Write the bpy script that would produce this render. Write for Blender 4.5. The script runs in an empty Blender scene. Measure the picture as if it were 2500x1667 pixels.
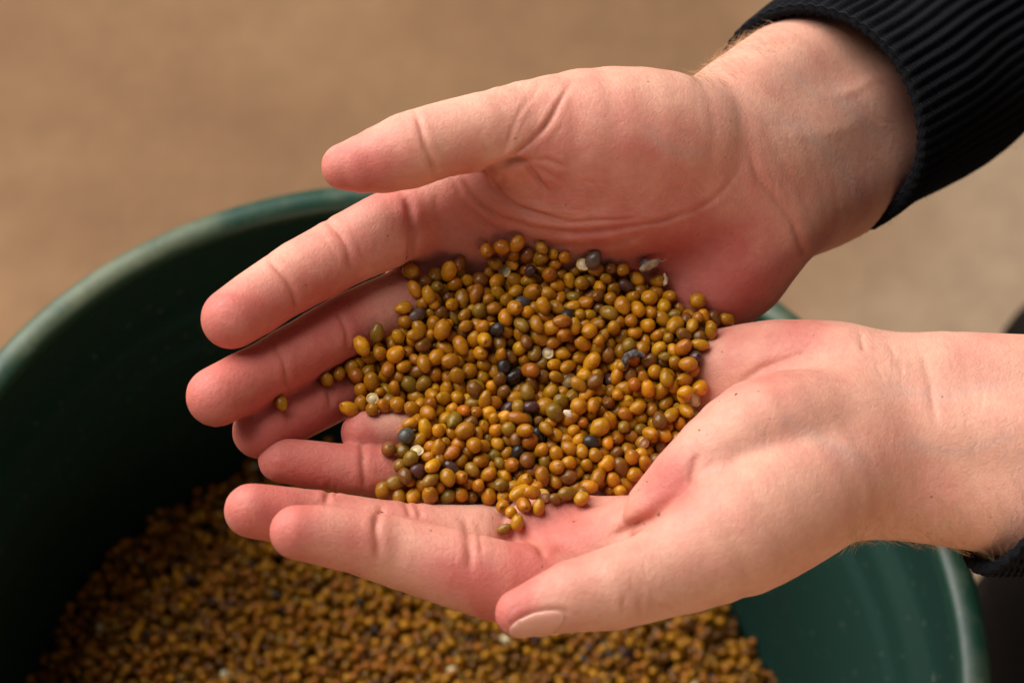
import bpy, math
import numpy as np
from mathutils import Vector, Matrix

# ------------------------------------------------------------------ camera, world, light
scene = bpy.context.scene
col = scene.collection
PITCH, ROLL = math.radians(53.0), math.radians(-12.0)
CAM = np.array([0.0, 0.0, 1.063])
_c, _s = math.cos(PITCH), math.sin(PITCH)
FW = np.array([0, _c, -_s]); UPU = np.array([0, _s, _c]); RT = np.array([1.0, 0, 0])
IR = math.cos(ROLL) * RT - math.sin(ROLL) * UPU
IU = math.sin(ROLL) * RT + math.cos(ROLL) * UPU
LENS, SENSOR, PW, PH = 85.0, 36.0, 2500.0, 1667.0
D0 = 0.750                                   # focus distance, metres
cam_data = bpy.data.cameras.new('camera')
cam_data.lens = LENS; cam_data.sensor_width = SENSOR
cam_data.clip_start = 0.05; cam_data.clip_end = 60
cam_data.dof.use_dof = True; cam_data.dof.focus_distance = D0 - 0.004
cam_data.dof.aperture_fstop = 10.0
cam_data.dof.aperture_blades = 0
cam = bpy.data.objects.new('camera', cam_data); col.objects.link(cam)
cam.matrix_world = Matrix([[IR[i], IU[i], -FW[i], CAM[i]] for i in range(3)] + [[0, 0, 0, 1]])
scene.camera = cam

world = bpy.data.worlds.new('World'); scene.world = world; world.use_nodes = True
bg = world.node_tree.nodes['Background']
bg.inputs['Color'].default_value = (1.0, 0.91, 0.83, 1)
bg.inputs['Strength'].default_value = 0.105

def area_lamp(name, loc, target, size, power, color, size_y=None):
    d = bpy.data.lights.new(name, 'AREA'); d.energy = power; d.color = color
    d.shape = 'RECTANGLE'; d.size = size; d.size_y = size_y or size
    o = bpy.data.objects.new(name, d); col.objects.link(o)
    o.location = loc
    o.rotation_euler = (Vector(target) - Vector(loc)).to_track_quat('-Z', 'Y').to_euler()
    return o
area_lamp('open_doorway_light', (-1.55, 1.08, 1.90), (0, 0.45, 0.4), 2.6, 146, (1.0, 0.965, 0.925))
area_lamp('warm_yard_light', (1.0, -0.85, 0.42), (0.12, 0.42, 0.42), 0.8, 9.0, (1.0, 0.72, 0.45))

vs = scene.view_settings
vs.view_transform = 'Standard'; vs.look = 'None'; vs.gamma = 1.0; vs.use_curve_mapping = False
vs.exposure = 0.08
scene.render.engine = 'CYCLES'
scene.cycles.use_denoising = True
scene.cycles.max_bounces = 8

# ------------------------------------------------------------------ helpers
def PX(x, y, h):
    """photo point (x, y in photo pixels, h = millimetres nearer than the focus distance) -> local millimetres"""
    x = np.asarray(x, float); y = np.asarray(y, float); h = np.asarray(h, float)
    k = (D0 * 1000 - h) * SENSOR / LENS / PW
    return np.stack([(x - PW / 2) * k, -(y - PH / 2) * k, h], -1)
def KPX(h): return (D0 * 1000 - np.asarray(h, float)) * SENSOR / LENS / PW
def TOPX(p):
    k = (D0 * 1000 - p[:, 2]) * SENSOR / LENS / PW
    return p[:, 0] / k + PW / 2, -p[:, 1] / k + PH / 2
def WORLD(p):
    p = np.asarray(p, float) * 0.001
    return CAM + FW * D0 + p[..., :1] * IR + p[..., 1:2] * IU - p[..., 2:3] * FW
UPL = np.array([IR[2], IU[2], -FW[2]])       # world up in the local frame

def tag(o, label=None, cat=None, group=None, kind=None):
    if label: o['label'] = label
    if cat: o['category'] = cat
    if group: o['group'] = group
    if kind: o['kind'] = kind
    return o
def link(name, me, mat=None, parent=None, origin=None):
    o = bpy.data.objects.new(name, me); col.objects.link(o)
    if mat is not None and len(me.materials) == 0: me.materials.append(mat)
    if parent is not None: o.parent = parent
    return o
def mesh_np(name, verts, faces, smooth=True):
    me = bpy.data.meshes.new(name)
    verts = np.asarray(verts, float)
    me.from_pydata(verts.tolist(), [], [tuple(int(i) for i in f) for f in faces])
    if smooth: me.polygons.foreach_set('use_smooth', np.ones(len(me.polygons), bool))
    me.update()
    return me

def mat_new(name):
    m = bpy.data.materials.new(name); m.use_nodes = True
    nt = m.node_tree; b = nt.nodes['Principled BSDF']
    return m, nt, b
def nd(nt, t, **kw):
    n = nt.nodes.new(t)
    for k, v in kw.items():
        if k.startswith('i_'): n.inputs[k[2:].replace('_', ' ')].default_value = v
        else: setattr(n, k, v)
    return n
def lk(nt, a, b): nt.links.new(a, b)

# ------------------------------------------------------------------ implicit surfaces
def smin(a, b, k):
    h = np.maximum(k - np.abs(a - b), 0) / k
    return np.minimum(a, b) - h * h * h * k / 6.0
class Field:
    def __init__(s, lo, hi, vox):
        s.lo = np.array(lo, float); s.vox = vox
        s.n = np.ceil((np.array(hi) - s.lo) / vox).astype(int) + 1
        ax = [s.lo[i] + vox * np.arange(s.n[i]) for i in range(3)]
        s.P = np.stack(np.meshgrid(*ax, indexing='ij'), -1).astype(np.float32)
    def chain(s, pts):
        """one limb: photo points (x, y, h, radius in photo pixels), splined and swept as a tapering tube"""
        pts = np.array(pts, float)
        Q = np.c_[PX(pts[:, 0], pts[:, 1], pts[:, 2]), pts[:, 3] * KPX(pts[:, 2])]
        e = np.vstack([2 * Q[0] - Q[1], Q, 2 * Q[-1] - Q[-2]]); S = []
        for i in range(len(Q) - 1):
            p0, p1, p2, p3 = e[i:i + 4]
            n = max(1, int(np.linalg.norm(p2[:3] - p1[:3]) / 7))
            for t in np.arange(n) / n:
                S.append(0.5 * (2 * p1 + (p2 - p0) * t + (2 * p0 - 5 * p1 + 4 * p2 - p3) * t * t + (3 * p1 - p0 - 3 * p2 + p3) * t ** 3))
        S.append(Q[-1]); S = np.array(S, np.float32)
        g0 = np.clip((((S[:, :3] - S[:, 3:]).min(0) - 15 - s.lo) / s.vox).astype(int), 0, s.n)
        g1 = np.clip((((S[:, :3] + S[:, 3:]).max(0) + 15 - s.lo) / s.vox).astype(int) + 1, 0, s.n)
        V = np.full(tuple(g1 - g0), 60.0, np.float32)
        for A, B in zip(S[:-1], S[1:]):
            lo = np.minimum(A[:3] - A[3], B[:3] - B[3]) - 15; hi = np.maximum(A[:3] + A[3], B[:3] + B[3]) + 15
            i0 = np.clip(((lo - s.lo) / s.vox).astype(int), 0, s.n); i1 = np.clip(((hi - s.lo) / s.vox).astype(int) + 1, 0, s.n)
            if (i1 <= i0).any(): continue
            gl = tuple(slice(a, b) for a, b in zip(i0, i1)); sl = tuple(slice(a - c, b - c) for a, b, c in zip(i0, i1, g0))
            ba = B[:3] - A[:3]; l2 = float(ba @ ba); pa = s.P[gl] - A[:3]
            t = np.clip((pa @ ba) / l2, 0, 1)
            pa -= t[..., None] * ba
            d = np.sqrt(np.einsum('...i,...i', pa, pa)) - (A[3] + t * (B[3] - A[3]))
            np.minimum(V[sl], d, out=V[sl])
        return tuple(slice(a, b) for a, b in zip(g0, g1)), V
def surface_net(V, lo, vox):
    ins = V < 0
    nx, ny, nz = V.shape
    acc = np.zeros((nx - 1, ny - 1, nz - 1, 3), np.float32); cnt = np.zeros((nx - 1, ny - 1, nz - 1), np.float32)
    for ax in range(3):
        o = [b for b in range(3) if b != ax]
        for da in (0, 1):
            for db in (0, 1):
                s0 = [None] * 3; s1 = [None] * 3
                n = V.shape
                s0[ax] = slice(0, n[ax] - 1); s1[ax] = slice(1, n[ax])
                for q, dd in zip(o, (da, db)):
                    s0[q] = s1[q] = slice(dd, n[q] - 1 + dd)
                v0 = V[tuple(s0)]; v1 = V[tuple(s1)]
                m = (v0 < 0) != (v1 < 0)
                t = np.where(m, v0 / np.where(m, v0 - v1, 1), 0)
                off = [0, 0, 0]; off[o[0]] = da; off[o[1]] = db
                for q in range(3):
                    acc[..., q] += np.where(m, t if q == ax else off[q], 0)
                cnt += m
    act = cnt > 0
    idx = -np.ones(act.shape, np.int64); ii = np.argwhere(act); idx[act] = np.arange(len(ii))
    verts = lo + vox * (ii + acc[act] / cnt[act][:, None])
    quads = []
    for ax in range(3):
        b, c = [(1, 2), (2, 0), (0, 1)][ax]
        n = V.shape
        s0 = [slice(1, n[q] - 1) for q in range(3)]; s1 = list(s0)
        s0[ax] = slice(0, n[ax] - 1); s1[ax] = slice(1, n[ax])
        a0 = ins[tuple(s0)]; a1 = ins[tuple(s1)]
        e = np.argwhere(a0 != a1)
        if len(e) == 0: continue
        g = e.copy()
        for q in range(3):
            if q != ax: g[:, q] += 1
        flip = a0[tuple(e.T)]
        def cell(db, dc):
            h = g.copy(); h[:, b] -= db; h[:, c] -= dc
            return idx[h[:, 0], h[:, 1], h[:, 2]]
        q = np.stack([cell(1, 1), cell(0, 1), cell(0, 0), cell(1, 0)], 1)
        q[~flip] = q[~flip][:, ::-1]
        quads.append(q)
    return verts, np.concatenate(quads)

def polyline_dist(x, y, pts):
    """distance in photo pixels to a polyline and the position 0..1 along it"""
    pts = np.array(pts, float)
    # catmull-rom resample
    if len(pts) > 2:
        e = np.vstack([2 * pts[0] - pts[1], pts, 2 * pts[-1] - pts[-2]]); out = []
        for i in range(len(pts) - 1):
            p0, p1, p2, p3 = e[i:i + 4]
            for t in np.linspace(0, 1, 6, endpoint=False):
                out.append(0.5 * (2 * p1 + (p2 - p0) * t + (2 * p0 - 5 * p1 + 4 * p2 - p3) * t * t + (3 * p1 - p0 - 3 * p2 + p3) * t ** 3))
        out.append(pts[-1]); pts = np.array(out)
    seg = np.hypot(*(pts[1:] - pts[:-1]).T); cum = np.r_[0, np.cumsum(seg)]
    best = np.full(len(x), 1e9); u = np.zeros(len(x))
    for i in range(len(seg)):
        a = pts[i]; d = pts[i + 1] - a
        t = np.clip(((x - a[0]) * d[0] + (y - a[1]) * d[1]) / max(d @ d, 1e-9), 0, 1)
        dd = np.hypot(x - a[0] - t * d[0], y - a[1] - t * d[1])
        m = dd < best
        best = np.where(m, dd, best); u = np.where(m, (cum[i] + t * seg[i]) / cum[-1], u)
    return best, u
# ------------------------------------------------------------------ the hands
def build_hand(name, palm, fingers, bounds, kp=12.0, kf=6.0, vox=1.0):
    F = Field(bounds[0], bounds[1], vox)
    B = np.full(tuple(F.n), 60.0, np.float32)
    for c in palm:
        sl, v = F.chain(c)
        B[sl] = smin(B[sl], v, kp)
    V = B.copy()
    for c, kk in fingers:
        sl, v = F.chain(c)
        V[sl] = smin(V[sl], smin(B[sl], v, kk), 1.2)
    v, q = surface_net(V, F.lo, vox)
    a, b = q.ravel(), np.roll(q, -1, 1).ravel(); deg = np.bincount(a, minlength=len(v)) + np.bincount(b, minlength=len(v))
    for _ in range(5):                       # relax the skin so that no seams of the muscles show
        s = np.stack([np.bincount(a, v[b, k], len(v)) + np.bincount(b, v[a, k], len(v)) for k in range(3)], 1)
        v = v + .5 * (s / np.maximum(deg, 1)[:, None] - v)
    return F, V, v, q
def subdivide(verts, quads):
    """one Catmull-Clark step on an all-quad mesh"""
    V = np.asarray(verts, float); n, m = len(V), len(quads)
    fp = V[quads].mean(1)
    E = np.stack([quads, np.roll(quads, -1, 1)], -1).reshape(-1, 2); E.sort(1)
    key, inv, cnt = np.unique(E[:, 0] * n + E[:, 1], return_inverse=True, return_counts=True)
    inv = inv.reshape(-1); e0, e1 = key // n, key % n
    fi = np.repeat(np.arange(m), 4)
    fs = np.zeros((len(key), 3)); np.add.at(fs, inv, fp[fi])
    mid = (V[e0] + V[e1]) / 2
    ep = np.where((cnt == 2)[:, None], (V[e0] + V[e1] + fs) / (2 + np.minimum(cnt, 2))[:, None], mid)
    val = np.bincount(np.r_[e0, e1], minlength=n).astype(float)
    R = np.zeros((n, 3)); np.add.at(R, e0, mid); np.add.at(R, e1, mid); R /= np.maximum(val, 1)[:, None]
    nf = np.bincount(quads.ravel(), minlength=n).astype(float)
    Fm = np.zeros((n, 3)); np.add.at(Fm, quads.ravel(), fp[fi]); Fm /= np.maximum(nf, 1)[:, None]
    w = np.maximum(val, 3)[:, None]
    vp = (Fm + 2 * R + (w - 3) * V) / w
    P = np.concatenate([vp, ep, fp]); ie = n + inv.reshape(m, 4); f = n + len(key) + np.arange(m)
    Q = np.concatenate([np.stack([quads[:, i], ie[:, i], f, ie[:, (i + 3) % 4]], 1) for i in range(4)])
    me = bpy.data.meshes.new('hand')
    me.vertices.add(len(P)); me.vertices.foreach_set('co', P.astype(np.float32).ravel())
    me.loops.add(Q.size); me.loops.foreach_set('vertex_index', Q.ravel().astype(np.int32))
    me.polygons.add(len(Q)); me.polygons.foreach_set('loop_start', (np.arange(len(Q)) * 4).astype(np.int32))
    me.update(calc_edges=True)
    nr = np.cross(P[Q[:, 2]] - P[Q[:, 0]], P[Q[:, 3]] - P[Q[:, 1]])
    N = np.zeros_like(P)
    for i in range(4): np.add.at(N, Q[:, i], nr)
    N /= np.maximum(np.linalg.norm(N, axis=1), 1e-12)[:, None]
    return me, P, N
def fbm(p, scale, seed, oct=3):
    """cheap smooth value noise on points"""
    rng = np.random.default_rng(seed); out = np.zeros(len(p)); amp = 1.0
    for o in range(oct):
        q = p / scale * (2 ** o) + rng.uniform(0, 100, 3); i = np.floor(q).astype(int); f = q - i; f = f * f * (3 - 2 * f)
        acc = np.zeros(len(p))
        for dx in (0, 1):
            for dy in (0, 1):
                for dz in (0, 1):
                    h = ((i[:, 0] + dx) * 374761393 + (i[:, 1] + dy) * 668265263 + (i[:, 2] + dz) * 2147483647 + seed * 974711) & 0xffffffff
                    h = ((h ^ (h >> 13)) * 1274126177) & 0xffffffff; h = (h ^ (h >> 16)) / 4294967295.0
                    w = (f[:, 0] if dx else 1 - f[:, 0]) * (f[:, 1] if dy else 1 - f[:, 1]) * (f[:, 2] if dz else 1 - f[:, 2])
                    acc += h * w
        out += amp * (acc - 0.5); amp *= 0.5
    return out
def crease(V, N, lst):
    """fold lines: (polyline in photo px, half width px, depth mm, side bulge mm)"""
    x, y = TOPX(V); x = x + 8 * fbm(V, 9, 41, 2); y = y + 8 * fbm(V, 9, 42, 2); vary = .8 + 0.7 * fbm(V, 7, 43, 2); off = np.zeros(len(V)); line = np.zeros(len(V))
    face = np.clip((N[:, 2] + 0.45) / 0.4, 0, 1)
    for pts, w, dep, bul in lst:
        pa = np.array([p[:2] for p in pts], float)
        m = (x > pa[:, 0].min() - 6 * w - 20) & (x < pa[:, 0].max() + 6 * w + 20) & (y > pa[:, 1].min() - 6 * w - 20) & (y < pa[:, 1].max() + 6 * w + 20)
        if not m.any(): continue
        d, u = polyline_dist(x[m], y[m], pa)
        e = np.clip(np.minimum(u, 1 - u) / 0.22, 0, 1); e = 0.15 + 0.85 * e * e * (3 - 2 * e)
        e = e * (d < 1e8)
        g = np.exp(-(d / w) ** 2)
        off[m] += (-dep * g + bul * np.exp(-((d - 2.6 * w) / (1.6 * w)) ** 2)) * e
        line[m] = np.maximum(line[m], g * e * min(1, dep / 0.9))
    return off * face * vary, line * face * vary

RIGHT_PALM = [
    [(1005,492,-14,72),(1090,470,-12,85),(1220,440,-8,100),(1350,430,-5,110)],
    [(1040,545,-16,92),(1250,560,-20,105),(1450,600,-24,120),(1800,480,-24,125)],
    [(1030,700,-24,92),(1400,680,-38,105),(1800,520,-25,120)],
    [(1050,850,-32,90),(1400,800,-42,105),(1800,600,-30,115)],
    [(1120,980,-38,85),(1450,900,-44,105),(1800,660,-35,115)],
    [(1400,880,-44,110),(1660,740,-30,125),(1775,635,-28,140),(1850,560,-28,130)],
    [(1290,330,6,120),(1430,335,0,165),(1560,345,-6,180),(1660,355,-12,168),(1750,375,-18,140),(1900,330,-46,110)],
    [(1290,450,-8,105),(1430,470,-8,140),(1600,475,-12,140),(1760,450,-22,130),(1900,370,-50,110)],
    [(1620,370,-24,115),(1740,318,-26,135),(1930,195,-62,145),(2300,-40,-150,150)],
    [(1700,640,-32,120),(1860,520,-32,145),(2050,415,-70,165),(2400,170,-155,170)],
    [(1620,500,-26,120),(1800,430,-24,138),(2000,310,-60,150),(2350,80,-145,155)],
]
RIGHT_FINGERS = [
    ([(565,778,24,76),(620,742,18,80),(672,706,13,80),(735,668,7,85),(790,640,3,86),(830,618,0,87),(935,566,-4,94),(1010,532,-10,92)], 5),
    ([(528,968,26,75),(590,936,19,76),(650,905,13,73),(700,878,7,76),(750,850,2,75),(860,790,-8,80),(990,740,-15,86)], 5),
    ([(635,1052,12,68),(690,1024,6,69),(770,985,-3,68),(880,930,-14,72),(1010,880,-22,78)], 5),
    ([(860,1130,-28,50),(950,1080,-30,58),(1090,1010,-32,62)], 5),
    ([(842,407,24,59),(885,401,24,72),(935,389,23,84),(995,369,22,94),(1064,346,20,92),(1180,322,16,98),(1290,322,8,120),(1420,340,0,150)], 7),
]
LEFT_PALM = [
    [(1340,1400,22,105),(1700,1270,20,115),(2100,1100,18,120)],
    [(1200,1320,6,90),(1600,1200,-10,105),(2100,1050,10,120)],
    [(1200,1200,-14,80),(1600,1090,-24,98),(2080,980,2,120)],
    [(1260,1090,-24,76),(1600,980,-27,92),(1900,930,-10,130),(2100,960,0,135)],
    [(1750,900,-12,92),(1900,898,-5,110),(2030,905,0,110)],
    [(1900,1060,24,125),(2050,1050,18,140)],
    [(1680,1370,50,120),(1800,1292,44,165),(1950,1210,34,165),(2080,1150,22,140)],
    [(2080,1180,18,125),(2300,1200,16,130),(2500,1225,18,142),(2700,1240,20,150)],
    [(2100,950,2,122),(2300,940,4,130),(2500,950,6,135),(2700,960,8,140)],
    [(2100,1070,14,130),(2700,1090,18,140)],
]
LEFT_FINGERS = [
    ([(1305,1296,14,82),(1380,1286,13,84),(1450,1290,12,80),(1540,1290,14,80)], 4),
    ([(1612,1246,36,88),(1680,1180,37,100),(1760,1115,36,116),(1860,1055,30,135),(1960,1040,24,140),(2080,1050,16,135)], 5),
    ([(725,1299,50,68),(790,1307,47,75),(868,1322,44,78),(960,1345,39,87),(1098,1385,38,95),(1230,1420,36,100),(1340,1440,32,105)], 5),
    ([(614,1246,34,68),(690,1256,30,71),(760,1265,25,72),(900,1290,22,74),(1050,1310,18,80),(1160,1320,14,88)], 5),
    ([(685,1123,14,56),(750,1131,12,59),(850,1145,9,60),(1000,1160,3,64),(1150,1190,-6,75)], 5),
    ([(884,1057,3,53),(940,1052,1,56),(1010,1048,-3,60),(1150,1060,-12,66),(1250,1080,-18,72)], 5),
    ([(1268,1496,64,61),(1330,1478,63,75),(1400,1455,62,89),(1490,1438,60,102),(1580,1412,56,106),(1680,1370,50,118)], 5),
]
def bounds_of(groups):
    lo = np.full(3, 1e9); hi = -lo
    for c in groups:
        c = np.array(c, float); Q = PX(c[:, 0], c[:, 1], c[:, 2]); R = (c[:, 3] * KPX(c[:, 2]))[:, None]
        lo = np.minimum(lo, (Q - R).min(0)); hi = np.maximum(hi, (Q + R).max(0))
    return lo - 5, hi + 5

RIGHT_CREASES = [
    ([(1012,272),(1025,313),(1038,351),(1055,398),(1066,440)], 7, .65, .2),
    ([(1336,185),(1272,270),(1229,372)], 6, .25, .05),
    ([(1395,200),(1350,280),(1310,335),(1272,364),(1225,396)], 6, .9, .2),
    ([(1170,420),(1200,412),(1229,401),(1260,394),(1292,393)], 8, 3.0, .5),
    ([(1283,396),(1296,415),(1316,442),(1342,474)], 6, 1.3, .3),
    ([(1200,415),(1204,449),(1246,491),(1314,521),(1400,538)], 6, 1.0, .25),
    ([(1118,428),(1130,446),(1161,483),(1208,521),(1276,548)], 7, 1.2, .25),
    ([(1251,539),(1328,560),(1430,567),(1519,556),(1617,539),(1710,505),(1766,467),(1804,416)], 6, .6, .18),
    ([(1242,509),(1357,541),(1472,539),(1583,533)], 5, .4, .1),
    ([(1300,590),(1400,600),(1500,590),(1590,565)], 7, .5, .2),
    ([(1097,436),(1144,504),(1191,547),(1242,581)], 8, .8, .2),
    ([(983,479),(1004,513),(1008,547),(1004,602),(995,645)], 9, 2.1, .45),
    ([(790,525),(804,547),(830,572),(847,610),(860,665)], 7, .6, .2),
    ([(770,565),(802,592),(820,632),(830,668)], 5, .15, .05),
    ([(655,625),(668,645),(693,678),(715,712),(725,760)], 7, .7, .2),
    ([(648,818),(662,840),(689,876),(703,935),(708,955)], 7, .65, .2),
    ([(818,750),(834,783),(850,817),(852,860)], 7, .6, .2),
    ([(780,915),(794,940),(806,968),(812,1000)], 7, .65, .2),
    ([(1832,353),(1850,424),(1886,482),(1930,536),(1957,594),(1975,650)], 9, .55, .2),
    ([(1904,379),(1948,464),(1984,527)], 9, .25, .1),
    ([(1957,223),(2046,232),(2127,196),(2200,190)], 14, -.3, 0),
    ([(1900,330),(2000,330),(2120,290)], 20, -.25, 0),
    ([(1430,360),(1480,420),(1540,490)], 5, .1, 0), ([(1390,380),(1440,440),(1490,500)], 5, .1, 0), ([(1500,360),(1560,420),(1620,490)], 5, .08, 0),
    ([(1060,470),(1075,540),(1062,600)], 10, .35, .1),
    ([(1222,430),(1262,452),(1300,486)], 24, -1.1, 0), ([(1180,470),(1240,520),(1330,548)], 13, -.5, 0), ([(1300,575),(1420,585),(1540,575)], 12, -.45, 0),
    ([(1285,396),(1330,392),(1390,410)], 6, .3, .1), ([(1284,397),(1325,415),(1380,450)], 6, .35, .1),
]
LEFT_CREASES = [
    ([(1240,1530),(1264,1511),(1300,1494),(1345,1487),(1374,1490),(1384,1502),(1386,1522)], 6, .4, .12),
    ([(1490,1312),(1530,1292),(1575,1268),(1640,1230),(1690,1194)], 12, 2.2, .45),
    ([(1686,1196),(1692,1150),(1702,1100)], 10, .7, .2),
    ([(1690,1190),(1740,1170),(1790,1130)], 10, .5, .2),
    ([(932,1228),(925,1260),(921,1295),(919,1380)], 9, .95, .25),
    ([(1128,1262),(1140,1290),(1146,1330),(1150,1400)], 10, .8, .25), ([(1165,1270),(1172,1310),(1178,1360)], 8, .4, .1),
    ([(1262,1302),(1314,1328),(1336,1366)], 9, 1.1, .3),
    ([(806,1176),(800,1200),(797,1232)], 7, .8, .2), ([(822,1180),(817,1215)], 6, .4, .1),
    ([(980,1200),(994,1228),(1008,1262)], 8, .8, .2), ([(1005,1205),(1022,1235),(1034,1265)], 8, .6, .2),
    ([(883,1072),(887,1100),(888,1140),(893,1195)], 7, .8, .2),
    ([(2098,812),(2106,838),(2112,860)], 7, .5, .15),
    ([(2240,850),(2258,900),(2274,965),(2284,1040)], 10, .35, .1),
    ([(2165,832),(2185,870),(2205,920)], 7, .2, .1),
    ([(1526,1450),(1520,1500)], 7, .35, .1),
    ([(1601,1476),(1652,1485)], 7, .3, .1), ([(1560,1465),(1566,1500)], 6, .25, .1),
    ([(1785,941),(1888,888),(1986,856)], 9, .5, .15),
    ([(1700,1482),(1790,1462),(1894,1430)], 10, .4, .15),
    ([(1520,1240),(1560,1190),(1620,1120)], 14, .3, .1),
    ([(1330,1230),(1400,1260),(1470,1270)], 12, .3, .1),
]
# warm, blood-rich places; the right fingers also carry painted reddish shade: (x, y, radius px, weight)
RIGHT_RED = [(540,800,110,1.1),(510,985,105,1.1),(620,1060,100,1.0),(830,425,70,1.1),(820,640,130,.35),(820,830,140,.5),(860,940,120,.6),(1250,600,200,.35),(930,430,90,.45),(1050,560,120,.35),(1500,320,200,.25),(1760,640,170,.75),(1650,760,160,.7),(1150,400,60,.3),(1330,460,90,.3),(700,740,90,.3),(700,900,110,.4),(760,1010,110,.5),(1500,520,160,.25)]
LEFT_RED = [(700,1300,95,.7),(590,1240,90,.7),(960,1170,120,.6),(1250,1420,130,.4),(660,1120,90,.8),(780,1140,100,.5),(870,1060,60,.7),(1230,1480,70,.9),(1640,1190,90,.8),(1400,1290,120,.6),(1300,1330,60,.6),(850,1330,90,.3),(1100,1390,120,.35),(1800,860,130,.3),(2350,890,60,.25),(1950,820,90,.45)]

def fine_lines(seed, n, box, ang, spread, ln):
    """hair-thin skin lines strewn over part of a palm"""
    r = np.random.default_rng(seed); out = []
    for _ in range(n):
        x, y = r.uniform(box[0], box[2]), r.uniform(box[1], box[3]); a = math.radians(ang + r.normal(0, spread)); L = ln * r.uniform(.5, 1.3); b = r.normal(0, .12) * L
        d = np.array([math.cos(a), math.sin(a)]); q = np.array([-d[1], d[0]]); c = np.array([x, y])
        out.append(([tuple(c - d * L), tuple(c + q * b), tuple(c + d * L)], 4.2, r.uniform(.03, .09), .015))
    return out
RIGHT_CREASES += fine_lines(1, 26, (1380, 250, 1720, 520), 48, 9, 60) + fine_lines(2, 22, (1210, 200, 1400, 400), 118, 10, 45) + fine_lines(3, 14, (1050, 470, 1200, 600), 75, 14, 35) + fine_lines(4, 12, (1250, 420, 1500, 560), 25, 12, 60)
RIGHT_CREASES += fine_lines(5, 14, (700, 560, 980, 690), 62, 10, 26) + fine_lines(6, 12, (690, 780, 900, 900), 62, 10, 26) + fine_lines(8, 14, (1640, 560, 1900, 700), 30, 18, 50) + fine_lines(9, 16, (1880, 200, 2180, 480), 60, 20, 50)
LEFT_CREASES += fine_lines(11, 8, (1560, 1100, 1800, 1300), 140, 14, 55) + fine_lines(12, 14, (2120, 840, 2420, 1100), 80, 15, 45) + fine_lines(13, 10, (1480, 1400, 1640, 1520), 85, 15, 28) + fine_lines(14, 12, (950, 1270, 1300, 1400), 85, 12, 35) + fine_lines(15, 16, (1740, 800, 2060, 920), 150, 16, 45)

RIGHT_VEINS = [[(1900,150),(1990,230),(2080,262),(2190,250)], [(1850,260),(1960,330),(2060,430),(2120,520)], [(2000,170),(2100,320),(2180,360)], [(1560,300),(1640,360),(1740,380)]]
LEFT_VEINS = [[(2130,940),(2300,965),(2500,940)], [(2180,1070),(2350,1100),(2500,1060)], [(1880,1010),(2000,1080),(2150,1150)]]
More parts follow.
